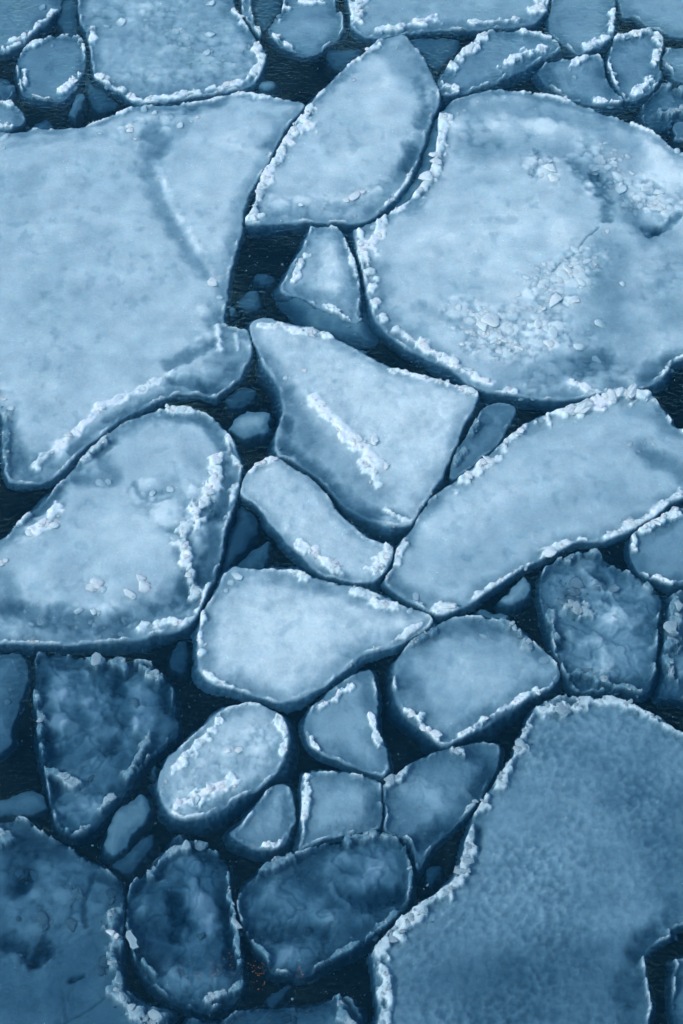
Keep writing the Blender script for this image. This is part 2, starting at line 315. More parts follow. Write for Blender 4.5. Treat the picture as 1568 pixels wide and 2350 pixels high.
floe(193, [(1026,238),(1035,228),(1076,215),(1110,206),(1150,201),(1200,208),(1250,214),(1300,223),(1330,236),(1380,256),(1430,273),(1470,286),(1500,301),(1530,321),(1568,347),(1640,395),(1660,600),(1640,780),(1568,818),(1526,858),(1472,889),(1428,892),(1382,900),(1328,911),(1256,914),(1184,905),(1112,892),(1072,876),(1042,848),(988,822),(934,796),(890,763),(864,730),(846,686),(834,632),(822,585),(811,530),(822,522),(862,502),(902,482),(940,458),(970,418),(992,378),(1002,324),(1010,265)],
     'huge round floe at the right with a rubble of frozen lumps across its lower half', rim=.8, moat=.085, mw=.16, skirt=0.1, thick=0.14, lump=(.008,.25),
     foot=[([(1004,258),(988,295),(977,335),(955,385),(920,440),(893,478),(870,500),(930,470),(985,420),(1010,360),(1025,290)],-.10)],
     rubble=[([(1060,720),(1130,760),(1220,730),(1290,660),(1350,600)],62,34,.045),([(1100,790),(1200,810),(1280,760)],50,26,.04),([(1240,370),(1260,400)],44,34,.045),([(1350,360),(1400,430),(1470,440),(1530,460)],64,32,.05),([(1330,790),(1390,830),(1240,870)],60,36,.035),([(1060,300),(1150,310),(1260,270)],60,60,.03),([(1540,620),(1480,660)],50,40,.02)],
     strokes=[([(1050,250),(1150,240),(1300,260),(1450,330)],50,-.06),([(1100,330),(1250,340),(1400,380)],70,-.05),([(1340,380),(1390,430),(1440,470),(1500,540)],50,-.09),([(1370,400),(1395,460),(1390,500)],22,-.12),([(1490,535),(1530,520),(1560,490)],14,-.16),([(1480,520),(1510,525)],16,-.12),
              ([(1500,330),(1540,400)],60,.03),([(1560,600),(1520,650),(1540,720)],80,-.055),([(1420,560),(1400,650),(1380,760),(1340,840)],70,-.07),([(1250,850),(1320,830),(1400,830)],60,-.10),([(1160,870),(1200,850)],40,-.04),([(1375,520),(1345,545),(1315,585),(1290,598),(1270,622)],4,-.05),([(1430,690),(1460,780),(1400,850)],70,-.03),
              ([(880,620),(880,700),(930,760),(1000,800)],38,-.05),([(960,700),(1060,740),(1100,790)],26,-.03),([(860,600),(880,690)],18,-.03),([(1235,345),(1240,370),(1220,400)],12,-.09),([(1050,320),(1120,330)],50,-.02),([(1000,560),(1200,520),(1300,560),(1150,620)],110,.012),([(1540,820),(1480,860)],30,-.12)],
     chunks=[([(1020,265),(1012,310),(1000,360),(985,400),(965,440)],32,22,5,-.15),([(960,440),(930,465),(905,482)],20,6,3,0),([(875,505),(862,540),(852,575)],30,9,7,-.05),([(826,540),(835,580),(850,615),(858,650)],24,16,4,-.1),([(850,650),(862,700),(880,730)],20,8,3,0),
             ([(905,755),(960,785),(1000,815)],17,10,4,.05),([(965,790),(1010,815),(1040,830)],26,6,4,0),([(1030,830),(1100,870),(1180,900)],17,12,4,.1),(1045,860-28,26),(1075,845,30),
             ([(1060,710),(1120,740),(1200,730),(1240,690),(1290,640),(1330,610)],30,60,24,.30),([(1080,760),(1140,790),(1200,800)],24,30,18,.30),([(1220,650),(1290,600),(1360,600)],26,24,14,.25),(1125,735,60),(1110,750,40),(1270,760,46),(1275,690,50),(1305,620,40),(1380,740,42),(1332,793,38),(1260,790,40),(1235,745,36),(1370,820,34),(1320,690,26),(1430,650,24),(1366,604,16),
             ([(1250,350),(1230,400),(1270,380)],30,9,14,.3),([(1370,330),(1420,370),(1400,410)],26,22,20,.3,0),([(1380,410),(1440,440),(1480,480),(1520,450)],30,34,22,.25,0),(1260,385,46),(1270,410,36),(1425,430,40),(1240,370,30),(1510,440,40),(1395,530,18),([(1320,880),(1380,900)],24,5,4,.05),([(1160,905),(1260,900)],20,6,8,.3),([(1400,860),(1490,880)],16,5,6,.3),
             ([(1050,320),(1110,310),(1160,300)],22,12,8,.25),([(1030,270),(1080,240),(1130,215)],22,9,8,.3),([(1200,208),(1260,216),(1320,232)],14,10,4,0),([(1430,272),(1500,300)],14,7,4,.05),(1576,350,34),(1555,345,24),([(1520,860),(1570,815)],18,9,4,0),([(1200,870),(1260,880)],26,5,6,.35),(1190,800,24),(1060,790,18)])
floe(181, [(1004,1128),(1040,1104),(1076,1078),(1119,1042),(1148,1015),(1191,980),(1234,954),(1277,940),(1310,927),(1346,916),(1382,902),(1428,895),(1464,895),(1497,900),(1515,925),(1540,958),(1568,985),(1640,1050),(1640,1110),(1568,1141),(1508,1181),(1446,1216),(1400,1233),(1364,1240),(1328,1241),(1292,1258),(1220,1290),(1177,1318),(1130,1350),(1076,1383),(1040,1402),(1004,1409),(970,1394),(926,1369),(890,1340),(884,1325),(899,1300),(908,1264),(934,1228),(955,1192),(988,1142)],
     'long blue floe reaching the right edge, white crust lumps on its top corner', rim=.9, moat=.07, mw=.14, skirt=.05, lump=(.009,.22),
     strokes=[([(1480,1040),(1540,1060),(1580,1090)],34,-.09),([(1470,1010),(1500,1040)],30,-.04),([(910,1330),(980,1370),(1040,1380)],26,-.05),([(1010,1200),(1150,1120),(1300,1060)],90,.02),([(1400,1130),(1480,1160)],60,-.02),([(1070,1290),(1150,1250)],50,-.01),([(1450,930),(1520,960)],40,-.03)],
     chunks=[([(1235,955),(1262,962)],26,4,3,0),([(1290,945),(1330,935),(1370,920)],42,9,4,-.1),([(1370,918),(1420,905),(1480,900)],40,13,7,-.12),(1310,940,50),(1400,915,44),([(1205,975),(1180,1000),(1150,1025)],22,9,4,.1),([(1135,1045),(1110,1070),(1085,1090),(1050,1108)],28,14,4,0),
             ([(1040,1395),(1000,1400)],34,4,6,.1),(1028,1390,40),(955,1365,26),([(1100,1365),(1160,1325),(1220,1290)],22,14,3,0),([(1240,1280),(1290,1250),(1340,1238)],26,9,4,0),(1260,1270,44),([(1390,1230),(1440,1210),(1500,1180)],24,12,5,0),(1445,1200,32),(1400,1222,24),([(1500,1170),(1560,1130)],20,8,6,.1),([(1540,950),(1580,990)],18,6,5,.1),([(1450,1030),(1500,1000)],24,6,10,.35),([(930,1240),(905,1290)],16,7,3,0)])
floe(186, [(-100,1310),(-60,1260),(0,1234),(36,1200),(72,1170),(108,1135),(162,1078),(187,1045),(223,1010),(259,982),(295,960),(335,946),(380,936),(420,931),(460,941),(500,966),(530,1000),(549,1040),(555,1080),(548,1130),(530,1180),(516,1230),(506,1280),(490,1330),(470,1370),(455,1408),(435,1431),(400,1443),(350,1454),(300,1464),(230,1470),(150,1476),(60,1475),(0,1472),(-100,1468)],
     'big pale floe at the left centre, white lumps chained down its right side', rim=.9, moat=.085, mw=.18, skirt=0.1, thick=0.14, lump=(.008,.28),
     rubble=[([(60,1430),(200,1420),(330,1420),(420,1390)],50,44,.04),([(330,1130),(400,1190),(440,1150)],56,60,.03),([(470,1120),(430,1220)],40,30,.03),([(130,1170),(60,1220)],34,34,.035)],
     strokes=[([(180,1060),(220,1030),(255,1010)],24,-.13),([(190,1100),(260,1095),(240,1060)],34,-.09),([(420,1220),(450,1300),(430,1380)],40,-.12),([(480,1160),(490,1250),(470,1330)],28,-.15),([(510,1060),(525,1120),(500,1180)],24,-.11),([(300,1410),(380,1400),(420,1340)],46,-.12),([(30,1400),(150,1420),(260,1430)],48,-.14),([(0,1320),(30,1380)],40,-.08),
              ([(310,1105),(320,1135),(350,1150),(390,1140)],9,-.07),([(330,1120),(400,1110)],34,-.03),([(60,1190),(100,1160),(130,1120)],22,-.08),([(400,955),(470,965),(520,1030)],22,-.08),([(230,1200),(330,1230),(250,1290)],90,.015)],
     chunks=[(232,1107,34),(248,1104,24),([(495,1050),(492,1085),(500,1110),(478,1130),(462,1160),(450,1190)],28,20,6,-.08),([(440,1195),(425,1220),(420,1250),(430,1280)],28,16,8,-.1),([(430,1280),(440,1320),(445,1370)],24,9,4,.05),(408,1235,40),(225,1340,44),(210,1345,34),(235,1352,26),(322,1325,34),(330,1345,44),(300,1365,40),(180,1400,26),(215,1400,28),
             ([(130,1160),(120,1190),(80,1220)],26,12,7,0),(98,1200,26),(70,1222,30),(125,1205,24),(0,1290,34),(12,1285,22),([(60,1180),(30,1210)],14,8,4,0),([(235,1012),(215,1030),(190,1055)],16,10,3,0),([(370,938),(420,938),(450,945)],20,9,3,0),([(520,1000),(540,1060)],14,7,6,.1),([(540,1110),(520,1180)],13,8,4,.1),([(40,1400),(110,1410)],22,7,12,.4),([(170,1430),(260,1420),(310,1440)],26,12,12,.35),([(330,1430),(380,1430),(440,1420)],22,14,7,.1),([(60,1460),(150,1465),(230,1460)],18,10,8,.2),([(480,1340),(455,1400)],14,8,3,0),(390,1120,30),(350,1130,30)])
# --- middle and lower middle
floe(132, [(1033,1086),(1038,1055),(1054,1015),(1075,985),(1096,955),(1108,928),(1140,917),(1178,921),(1184,940),(1165,978),(1145,1012),(1110,1043),(1080,1068),(1050,1089)],
     'narrow teal leaf of ice squeezed between the kite-shaped floe and the long one', rim=.35, moat=.05, skirt=.05, thick=.4, strokes=[([(1100,1000),(1120,960)],28,-.06)],
     chunks=[([(1092,970),(1080,990)],15,4,3,0,1),([(1062,1030),(1045,1060)],14,4,3,0,1)])
floe(158, [(938,1476),(965,1455),(1000,1431),(1040,1413),(1080,1409),(1130,1413),(1160,1421),(1195,1441),(1225,1466),(1255,1491),(1278,1516),(1289,1540),(1278,1560),(1260,1577),(1220,1597),(1180,1619),(1130,1649),(1080,1682),(1040,1701),(1015,1708),(1000,1698),(985,1680),(955,1656),(930,1635),(912,1610),(902,1570),(906,1530),(918,1500)],
     'blue angular floe right of the white drop-shaped one, dull crust on its upper edge', rim=.8, moat=.085, mw=.18, skirt=0.14, thick=0.2,
     strokes=[([(1010,1450),(1080,1435),(1140,1450)],30,-.06),([(940,1540),(960,1590)],38,-.07),([(1060,1540),(1120,1560)],80,.03),([(960,1600),(1000,1640)],30,-.02)],
     chunks=[([(1165,1425),(1190,1450),(1215,1475)],22,14,4,0,1),([(960,1650),(1000,1690)],28,4,4,0),(1000,1688,34),([(940,1630),(965,1655)],18,5,3,0),([(940,1480),(1000,1440)],15,10,4,.1,1),([(1060,1680),(1160,1620),(1230,1580)],15,14,5,.1),(1110,1455,24),(1250,1510,36)])
floe(152, [(840,1533),(855,1537),(864,1568),(866,1611),(867,1655),(876,1691),(889,1727),(893,1752),(883,1774),(862,1772),(818,1757),(775,1740),(732,1722),(705,1698),(700,1662),(712,1622),(736,1597),(772,1568),(808,1545)],
     'smooth blue sail-shaped floe pointing up to the white drop-shaped one', rim=.55, moat=.07, skirt=.05, lump=(.006,.2),
     chunks=[([(855,1640),(862,1680),(870,1710)],14,6,2,0),([(740,1615),(770,1600),(800,1570)],17,10,5,.1),([(715,1690),(725,1715)],13,5,3,0)])
floe(190, [(367,1777),(388,1734),(424,1702),(468,1660),(496,1635),(532,1619),(574,1609),(610,1619),(644,1641),(662,1669),(665,1698),(653,1734),(635,1768),(603,1801),(556,1826),(510,1848),(470,1867),(430,1877),(402,1869),(377,1845),(365,1812)],
     'bright oval floe with lumpy white crust, low and left of centre', rim=.9, moat=.07, mw=.14, skirt=0.14, thick=0.2,
     rubble=[([(400,1840),(480,1790),(600,1700)],60,28,.022)],
     strokes=[([(560,1740),(520,1770),(480,1800)],50,-.03),([(600,1790),(540,1830),(470,1860)],22,-.06)],
     chunks=[([(385,1790),(420,1740),(470,1690),(500,1655)],24,16,4,-.05),([(410,1850),(450,1830),(490,1810),(540,1790)],24,16,7,0),(548,1720,26),(525,1722,22),([(640,1640),(655,1680),(650,1730)],18,8,3,0),(450,1835,34),(480,1810,26)])
floe(150, [(694,1776),(702,1766),(750,1763),(800,1766),(840,1776),(874,1790),(878,1820),(876,1860),(870,1893),(840,1902),(800,1911),(750,1922),(705,1938),(684,1946),(692,1900),(691,1840)],
     'squarish blue floe above the round grey one at the bottom middle', rim=.8, moat=.07, skirt=.05, strokes=[([(860,1880),(870,1820)],36,-.07)],
     chunks=[([(702,1780),(708,1830),(700,1880)],17,10,4,0),([(750,1900),(820,1890)],18,5,10,.3)])
floe(138, [(880,1806),(884,1793),(905,1782),(925,1762),(945,1742),(990,1722),(1040,1706),(1100,1697),(1138,1700),(1150,1713),(1143,1750),(1124,1790),(1104,1830),(1080,1858),(1040,1893),(1010,1920),(985,1950),(966,1985),(953,1978),(948,1940),(922,1916),(884,1900),(886,1860)],
     'streaky blue floe with a clump of white crust at its upper left corner', rim=.6, dark=.5, murk=.3, moat=.07, skirt=.05, strokes=[([(1090,1730),(1120,1740),(1100,1800)],30,-.07),([(960,1930),(1010,1890)],32,-.09),([(960,1800),(1000,1850)],50,.03)],
     chunks=[([(892,1790),(910,1785),(922,1765)],24,8,4,-.05),([(1040,1722),(1058,1725)],18,5,3,0,1),([(1075,1860),(1100,1840)],16,6,4,0),([(960,1830),(985,1900)],26,7,8,.35)])
floe(150, [(640,1793),(663,1801),(675,1834),(677,1878),(666,1902),(655,1929),(633,1946),(603,1946),(567,1933),(531,1911),(540,1895),(560,1879),(583,1850),(600,1822),(618,1803)],
     'small triangular blue floe tucked under the bright oval one', rim=.7, moat=.07, skirt=0.12, thick=0.16, strokes=[([(655,1830),(660,1890)],18,-.06)],
     chunks=[([(610,1940),(640,1940)],20,4,3,0),([(580,1890),(600,1860)],16,5,6,.2)])
floe(98, [(545,2053),(567,2020),(599,1988),(639,1961),(689,1949),(736,1931),(790,1917),(844,1905),(890,1910),(919,1921),(937,1948),(947,1984),(947,2024),(940,2060),(916,2095),(880,2127),(833,2160),(790,2185),(747,2206),(703,2224),(657,2231),(628,2221),(603,2192),(581,2160),(560,2128),(548,2096)],
     'large round grey-blue floe at the bottom middle with a ragged hollow inside', rim=.95, dark=1, moat=.07, skirt=.05, lump=(.02,.2),
     rubble=[([(640,2170),(680,2120)],60,70,.05),([(800,1980),(880,2000)],70,50,.03)],
     strokes=[([(700,2000),(740,2040),(780,2060)],36,-.05),([(860,2050),(920,2040)],34,-.13),([(820,2060),(880,2090)],26,-.08),([(600,2130),(680,2120),(740,2130)],34,-.08),([(800,1960),(880,1960),(850,2000)],60,.06),([(680,2060),(760,2090)],56,.05),([(590,2060),(640,2030)],44,.03),([(655,2190),(660,2170)],34,.07),([(730,2200),(800,2170)],30,-.05),([(760,2020),(775,2050),(800,2060)],12,.07)],
     chunks=[([(600,1990),(640,1970),(665,1965)],20,10,5,0,1),([(800,1920),(850,1912),(890,1918)],20,9,3,0),(708,2127,34),([(770,2190),(850,2145),(915,2090)],18,16,4,.1,1),([(595,2170),(605,2195)],22,3,3,.1,1),([(930,1940),(945,1990),(945,2030)],15,9,3,.05,1),(900,2058,34)])
floe(84, [(406,1903),(450,1923),(502,1952),(523,1981),(530,2024),(535,2060),(545,2125),(555,2186),(560,2222),(557,2261),(538,2288),(496,2308),(450,2306),(396,2292),(352,2257),(317,2210),(297,2168),(289,2132),(288,2081),(296,2035),(317,2002),(352,1966),(381,1935)],
     'tall dark oval floe at the bottom with a bright upright shard on its right edge', rim=.75, dark=1, moat=.085, skirt=.05, lump=(.02,.22),
     rubble=[([(350,2040),(440,1990),(470,2110)],60,80,.05),([(360,2230),(470,2260)],50,56,.05)],
     strokes=[([(400,2050),(410,2100),(400,2130)],26,-.14),([(320,2100),(370,2130)],34,-.05),([(390,1990),(440,1990),(460,2030)],56,.06),([(320,2060),(350,2070)],46,.04),([(470,2060),(470,2120),(440,2160)],40,.07),([(430,2240),(500,2270)],46,.05),([(520,2060),(530,2200)],20,-.10),([(350,2200),(400,2190)],30,-.06),([(390,2200),(400,2230)],28,.04)],
     chunks=[(460,1935,40),(438,1925,26),([(340,2005),(380,1960),(425,1935)],18,10,4,.05,1),([(536,2050),(545,2130),(556,2205)],22,22,2,-.1,.3),('slab',293,2138,312,2176,20,1),([(480,2290),(545,2260)],18,8,4,.05,1),(460,2138,30),([(525,2000),(534,2050)],16,6,3,0,1),([(330,2200),(350,2230)],16,5,6,.1,1)])
floe(100, [(86,1495),(144,1491),(209,1506),(288,1508),(342,1513),(379,1543),(397,1572),(401,1626),(405,1662),(388,1690),(352,1722),(317,1765),(288,1805),(259,1841),(230,1873),(201,1903),(173,1909),(144,1900),(127,1882),(115,1842),(101,1770),(88,1716),(83,1644),(76,1590),(78,1536)],
     'large glassy triangular floe at the lower left, murky blocks inside', rim=.8, dark=1, moat=.075, skirt=.05, lump=(.022,.24),
     rubble=[([(160,1600),(200,1700),(190,1820)],90,70,.05),([(330,1570),(330,1650)],46,60,.04)],
     strokes=[([(140,1550),(150,1600),(130,1640)],46,.06),([(310,1560),(320,1600),(330,1640)],46,.06),([(200,1600),(220,1620)],30,.08),([(180,1700),(230,1690)],44,.02),([(200,1770),(230,1830),(180,1870)],48,.05),([(190,1530),(240,1600),(280,1680),(300,1720)],12,.04),([(270,1540),(275,1580)],26,-.12),([(375,1570),(385,1620)],16,-.12),([(110,1680),(120,1740)],26,-.08),([(250,1640),(290,1650),(250,1720)],22,-.06),([(130,1700),(220,1660)],8,.03)],
     chunks=[([(215,1512),(250,1515),(280,1518)],26,8,3,-.05,1),([(320,1525),(345,1540),(370,1550)],22,8,3,0,1),(308,1605,30),(292,1760,26),([(120,1770),(150,1790),(180,1790)],26,7,6,.1,1),(207,1775,26),([(230,1855),(260,1830)],20,9,4,0,1),([(80,1580),(88,1640),(100,1740)],17,10,3,.05,1),([(345,1680),(290,1780)],18,9,4,.05,1),([(155,1900),(200,1895)],16,5,3,0,1)])
floe(118, [(-60,1486),(0,1489),(36,1488),(56,1507),(64,1532),(54,1568),(40,1611),(22,1662),(7,1710),(-60,1760)],
     'blue floe cut by the left edge, beside the glassy triangular one', rim=0, moat=.07, skirt=.05, chunks=[(14,1600,24)])
floe(100, [(-80,1885),(0,1880),(40,1869),(74,1880),(92,1903),(144,1927),(180,1952),(216,1970),(252,1989),(271,2013),(280,2042),(284,2081),(282,2125),(286,2153),(277,2186),(277,2222),(285,2254),(308,2279),(344,2297),(381,2308),(393,2322),(382,2345),(375,2420),(-80,2420)],
     'broad dim floe in the bottom left corner with a dark pit and lumpy edge', rim=.7, dark=1, murk=.25, moat=.05, mw=.1, skirt=.05, lump=(.010,.2),
     rubble=[([(40,1960),(120,2020),(180,2080)],80,40,.05),([(20,2170),(100,2190)],34,28,.05),([(90,2110),(40,2060)],40,34,.03)],
     strokes=[([(20,1930),(60,1960),(50,2010)],50,-.08),([(60,1990),(40,2030)],30,-.08),([(20,2150),(80,2190),(110,2170)],28,-.14),([(100,2150),(70,2205)],16,-.10),([(20,2060),(50,2120)],48,.025),([(210,2010),(190,2060),(195,2120)],8,-.08),([(215,2000),(270,2020)],14,-.07),([(120,2050),(150,2100)],70,.02),([(160,2240),(190,2228)],8,-.13),([(205,2120),(160,2150)],8,.02),([(60,1900),(100,1950),(140,1950)],32,-.06),([(140,2260),(150,2330)],6,-.03),([(125,2350),(200,2310),(240,2280)],4,-.05)],
     chunks=[(255,2040,34),(252,2060,28),([(255,2080),(255,2130)],26,8,4,0,1),([(250,2130),(275,2160),(262,2190)],32,8,5,-.05,0),(238,2200,50),(232,2220,34),([(262,2200),(270,2260)],24,8,6,0,1),([(265,2270),(290,2300),(330,2330),(370,2330)],30,18,9,0,1),(355,2330,40),(335,2345,34),
             ([(80,2090),(120,2110),(160,2110)],26,12,9,.3,1),(95,2100,40),(165,2115,44),(100,2120,26),(60,1990,40),(40,2100,24),([(30,1990),(90,2010)],30,9,14,.4,1),([(20,2180),(90,2190)],24,6,9,.4,1),([(0,1900),(15,1920)],30,5,6,0,1),([(170,2030),(180,2060)],24,6,10,.35,1)])
floe(139, [(1249,1606),(1285,1592),(1328,1595),(1400,1595),(1443,1609),(1479,1627),(1522,1645),(1568,1678),(1640,1740),(1640,2070),(1568,2117),(1540,2146),(1500,2162),(1480,2193),(1482,2222),(1489,2258),(1494,2294),(1497,2312),(1490,2350),(1478,2430),(866,2430),(866,2350),(864,2326),(864,2283),(860,2240),(857,2197),(856,2182),(880,2148),(926,2098),(962,2073),(1006,2044),(1042,2008),(1058,1970),(1066,1940),(1078,1905),(1086,1872),(1114,1824),(1150,1773),(1179,1727),(1200,1676),(1222,1629)],
     'enormous dull blue floe filling the lower right, grainy surface and crusted left edge', rim=.9, dark=.35, murk=0, moat=.04, mw=.13, skirt=.05, lump=(.034,.10),
     strokes=[([(1480,2150),(1450,2200),(1440,2280)],44,-.05),([(1500,2130),(1460,2180)],26,-.06),([(1550,2060),(1520,2130)],40,-.05),([(1200,2300),(1400,2280)],200,-.045),([(1000,2250),(1300,2200)],150,-.03),([(1500,1800),(1560,2000)],120,-.03),([(1100,1900),(1090,1950)],18,-.08),([(1200,1800),(1150,2000)],110,.015),([(1450,2300),(1440,2350)],36,-.04)],
     chunks=[([(1240,1625),(1270,1622),(1310,1618),(1350,1605)],34,16,6,0),(1290,1628,50),(1275,1615,36),([(1350,1605),(1440,1608)],20,9,4,.05),([(1205,1660),(1190,1710),(1175,1750),(1150,1780)],27,16,4,-.05),([(1150,1785),(1120,1830),(1100,1860)],24,12,4,0),([(1080,1910),(1075,1960),(1065,1990)],30,12,4,-.1),(1060,2000,40),([(1050,2020),(1000,2060),(960,2090)],26,15,5,0),([(960,2095),(920,2130),(890,2160)],30,14,6,-.08),([(870,2170),(872,2210),(890,2240)],26,9,5,0),([(885,2240),(890,2300)],22,9,6,.05),([(875,2290),(880,2345)],22,7,6,.1),([(1440,1612),(1475,1625)],24,9,5,0),([(1500,1645),(1560,1680)],13,6,3,.1,1),(1555,2140,20),([(1480,2200),(1495,2330)],12,6,2,.1,1)])
floe(136, [(1240,1336),(1250,1303),(1278,1283),(1320,1269),(1364,1259),(1400,1284),(1436,1301),(1472,1322),(1500,1346),(1518,1370),(1515,1410),(1511,1464),(1509,1529),(1496,1561),(1472,1588),(1428,1576),(1380,1581),(1328,1581),(1303,1553),(1281,1513),(1268,1475),(1257,1432),(1246,1390)],
     'blue floe near the right edge with upright shards frozen into its upper half', rim=.9, dark=1, moat=.075, skirt=.05, lump=(.018,.2), rubble=[([(1300,1340),(1400,1380),(1450,1360)],50,40,.05),([(1330,1540),(1420,1555)],34,36,.035)],
     strokes=[([(1380,1490),(1440,1500),(1400,1450)],70,.04),([(1370,1310),(1390,1330)],22,-.10),([(1320,1550),(1400,1565),(1470,1560)],30,-.08),([(1300,1520),(1290,1440)],18,-.05),([(1400,1360),(1420,1400)],40,.03)],
     chunks=[([(1300,1370),(1330,1350),(1320,1400)],36,8,10,.1),(1315,1365,46),(1412,1345,36),(1330,1400,34),(1370,1345,28),([(1310,1390),(1350,1400)],30,6,6,.1),([(1280,1285),(1330,1270),(1370,1260)],18,10,4,0,1),([(1262,1400),(1275,1460)],18,6,3,.1,1),([(1330,1540),(1370,1550),(1400,1570)],28,5,4,.05,1),(1350,1535,36),([(1380,1585),(1440,1578),(1470,1590)],22,10,4,-.05,1),([(1480,1345),(1540,1352)],16,5,3,0,1)])
floe(138, [(1640,1150),(1568,1158),(1536,1171),(1490,1199),(1452,1220),(1446,1253),(1455,1285),(1480,1316),(1515,1331),(1544,1340),(1568,1333),(1640,1300)],
     'smooth round blue floe at the right edge under the long one', rim=.9, moat=.07, skirt=.05, lump=(.004,.3),
     chunks=[([(1470,1212),(1510,1195),(1560,1175)],22,13,4,-.05),([(1455,1230),(1457,1260)],16,4,3,0),([(1490,1320),(1540,1338)],16,5,3,0)])
floe(124, [(1640,1335),(1565,1352),(1546,1372),(1534,1400),(1525,1464),(1520,1510),(1529,1548),(1518,1580),(1540,1590),(1640,1600)],
     'blue slab at the right edge, beside the floe of upright shards', rim=.6, dark=1, moat=.07, skirt=.07, chunks=[([(1552,1375),(1546,1430),(1538,1480)],30,10,3,-.05,.3),([(1530,1500),(1545,1550)],22,5,4,.1,1),([(1560,1560),(1568,1590)],30,3,8,.4,1)])
floe(120, [(1640,2150),(1568,2192),(1553,2213),(1546,2240),(1544,2290),(1549,2350),(1552,2430),(1640,2430)],
     'dull floe cut by the lowest part of the right edge, across a black lead', rim=.7, dark=1, moat=.07, skirt=.06)
floe(96, [(400,2430),(420,2346),(470,2341),(502,2334),(540,2316),(574,2306),(646,2301),(718,2299),(775,2281),(801,2281),(818,2297),(832,2330),(842,2430)],
     'dim floe along the bottom edge between the two corner floes', rim=.6, dark=1, moat=.07, skirt=.07, chunks=[(655,2325,34),(675,2330,26),([(775,2290),(785,2320)],24,5,4,0),([(790,2340),(810,2345)],34,4,5,0),([(530,2340),(640,2340)],26,9,8,.2,1)])
# --- along the top
floe(132, [(-80,-80),(150,-80),(140,-5),(128,24),(105,50),(78,70),(55,95),(30,108),(0,115),(-80,120)],
     'floe in the top left corner with patches of white crust', rim=.7, moat=.07, skirt=.05, lump=(.014,.2), chunks=[([(125,25),(95,50),(72,75)],20,10,4,0),(72,65,30),([(10,110),(45,98)],15,5,3,0),(95,12,26),([(20,5),(50,25)],18,6,10,.4),([(30,90),(50,85)],18,4,6,.1)])
floe(132, [(37,137),(60,103),(100,84),(137,77),(172,78),(190,84),(197,115),(194,140),(184,175),(165,205),(130,225),(90,223),(58,213),(47,200),(38,165)],
     'small squarish floe ringed by a white rim near the top left corner', rim=1.1, moat=.07, mw=.1, skirt=.05, lump=(.004,.3), chunks=[([(180,165),(165,190),(140,208)],19,9,4,0),(168,195,24),([(185,90),(194,110)],15,5,3,0),([(48,115),(75,98),(105,87)],13,8,3,0),(120,98,18),([(57,160),(60,190)],11,5,3,.1)])
floe(128, [(-50,166),(0,168),(24,180),(34,200),(24,215),(0,223),(-50,226)], 'tiny round floe at the left edge below the top corner', rim=.9, dark=1, moat=.05, skirt=.07, thick=.35)
floe(146, [(-60,228),(0,228),(25,231),(48,248),(56,268),(36,287),(0,295),(-60,300)], 'small pale floe at the left edge touching the huge snowy one', rim=.9, moat=.05, skirt=.05, thick=.35, chunks=[([(0,233),(24,236)],16,4,3,0),([(0,288),(28,286)],15,4,3,0)])
floe(168, [(176,-60),(178,0),(180,35),(196,70),(206,110),(211,155),(220,176),(245,195),(280,214),(305,229),(350,234),(420,224),(500,211),(555,199),(590,180),(603,155),(610,130),(603,110),(588,85),(572,62),(556,38),(536,0),(525,-60)],
     'broad blue floe at the top left sprinkled with loose white lumps', rim=.9, moat=.07, skirt=.05, lump=(.018,.16),
     rubble=[([(380,40),(430,100),(540,120)],70,30,.035),([(300,180),(450,170),(540,160)],40,32,.03),([(230,30),(330,20)],40,36,.03)],
     strokes=[([(250,20),(230,60)],40,-.04),([(380,80),(460,70),(430,120)],60,-.025),([(300,120),(330,150)],80,.015),([(260,190),(400,200),(540,170)],26,-.03)],
     chunks=[(276,50,40),(482,75,36),(337,57,20),(246,56,24),([(385,45),(400,90),(430,110),(500,115)],22,16,12,.35),([(210,60),(212,90)],17,4,3,0),(482,5,34),([(540,20),(558,45)],20,5,4,0),([(590,100),(600,140),(575,175)],24,14,4,-.05),([(310,228),(400,218),(500,200),(560,180)],17,20,4,.05),([(225,172),(260,195),(300,222)],19,9,4,0),([(340,180),(420,170),(480,180)],24,8,8,.35),([(430,150),(560,100)],20,9,16,.4)])
floe(140, [(543,-45),(566,-45),(580,28),(598,72),(592,78),(572,50),(556,20)], 'thin upright sliver of crusted ice beside the broad top left floe', rim=1.2, moat=0, skirt=.05, thick=.35, rh=.05)
floe(140, [(655,-50),(650,8),(632,35),(615,58),(622,78),(640,95),(662,108),(690,118),(720,117),(745,105),(765,91),(787,70),(790,45),(784,22),(770,4),(766,-50)],
     'round blue floe with a thin white rim at the top, left of the dark gap', rim=1.0, moat=.07, mw=.13, skirt=.05, lump=(.005,.3), strokes=[([(690,60),(730,60)],50,.03)], chunks=[([(650,15),(632,40)],19,6,3,0),([(628,80),(670,105)],12,6,3,0),([(690,2),(740,4)],14,5,3,0)])
floe(162, [(797,-60),(801,0),(804,30),(808,56),(820,71),(845,81),(880,82),(934,73),(1004,65),(1058,65),(1123,60),(1184,55),(1227,47),(1248,28),(1260,0),(1262,-60)],
     'long blue floe along the top edge with a thick white block at its left end', rim=.8, moat=.07, skirt=.05, lump=(.01,.25), strokes=[([(880,70),(1000,55),(1200,45)],18,-.04)],
     chunks=[([(822,0),(820,20),(815,42)],36,8,3,-.1),([(870,68),(930,58),(1000,40)],20,12,4,.05),([(1240,0),(1235,18)],30,5,5,0),([(1080,50),(1190,42)],14,7,4,.1)])
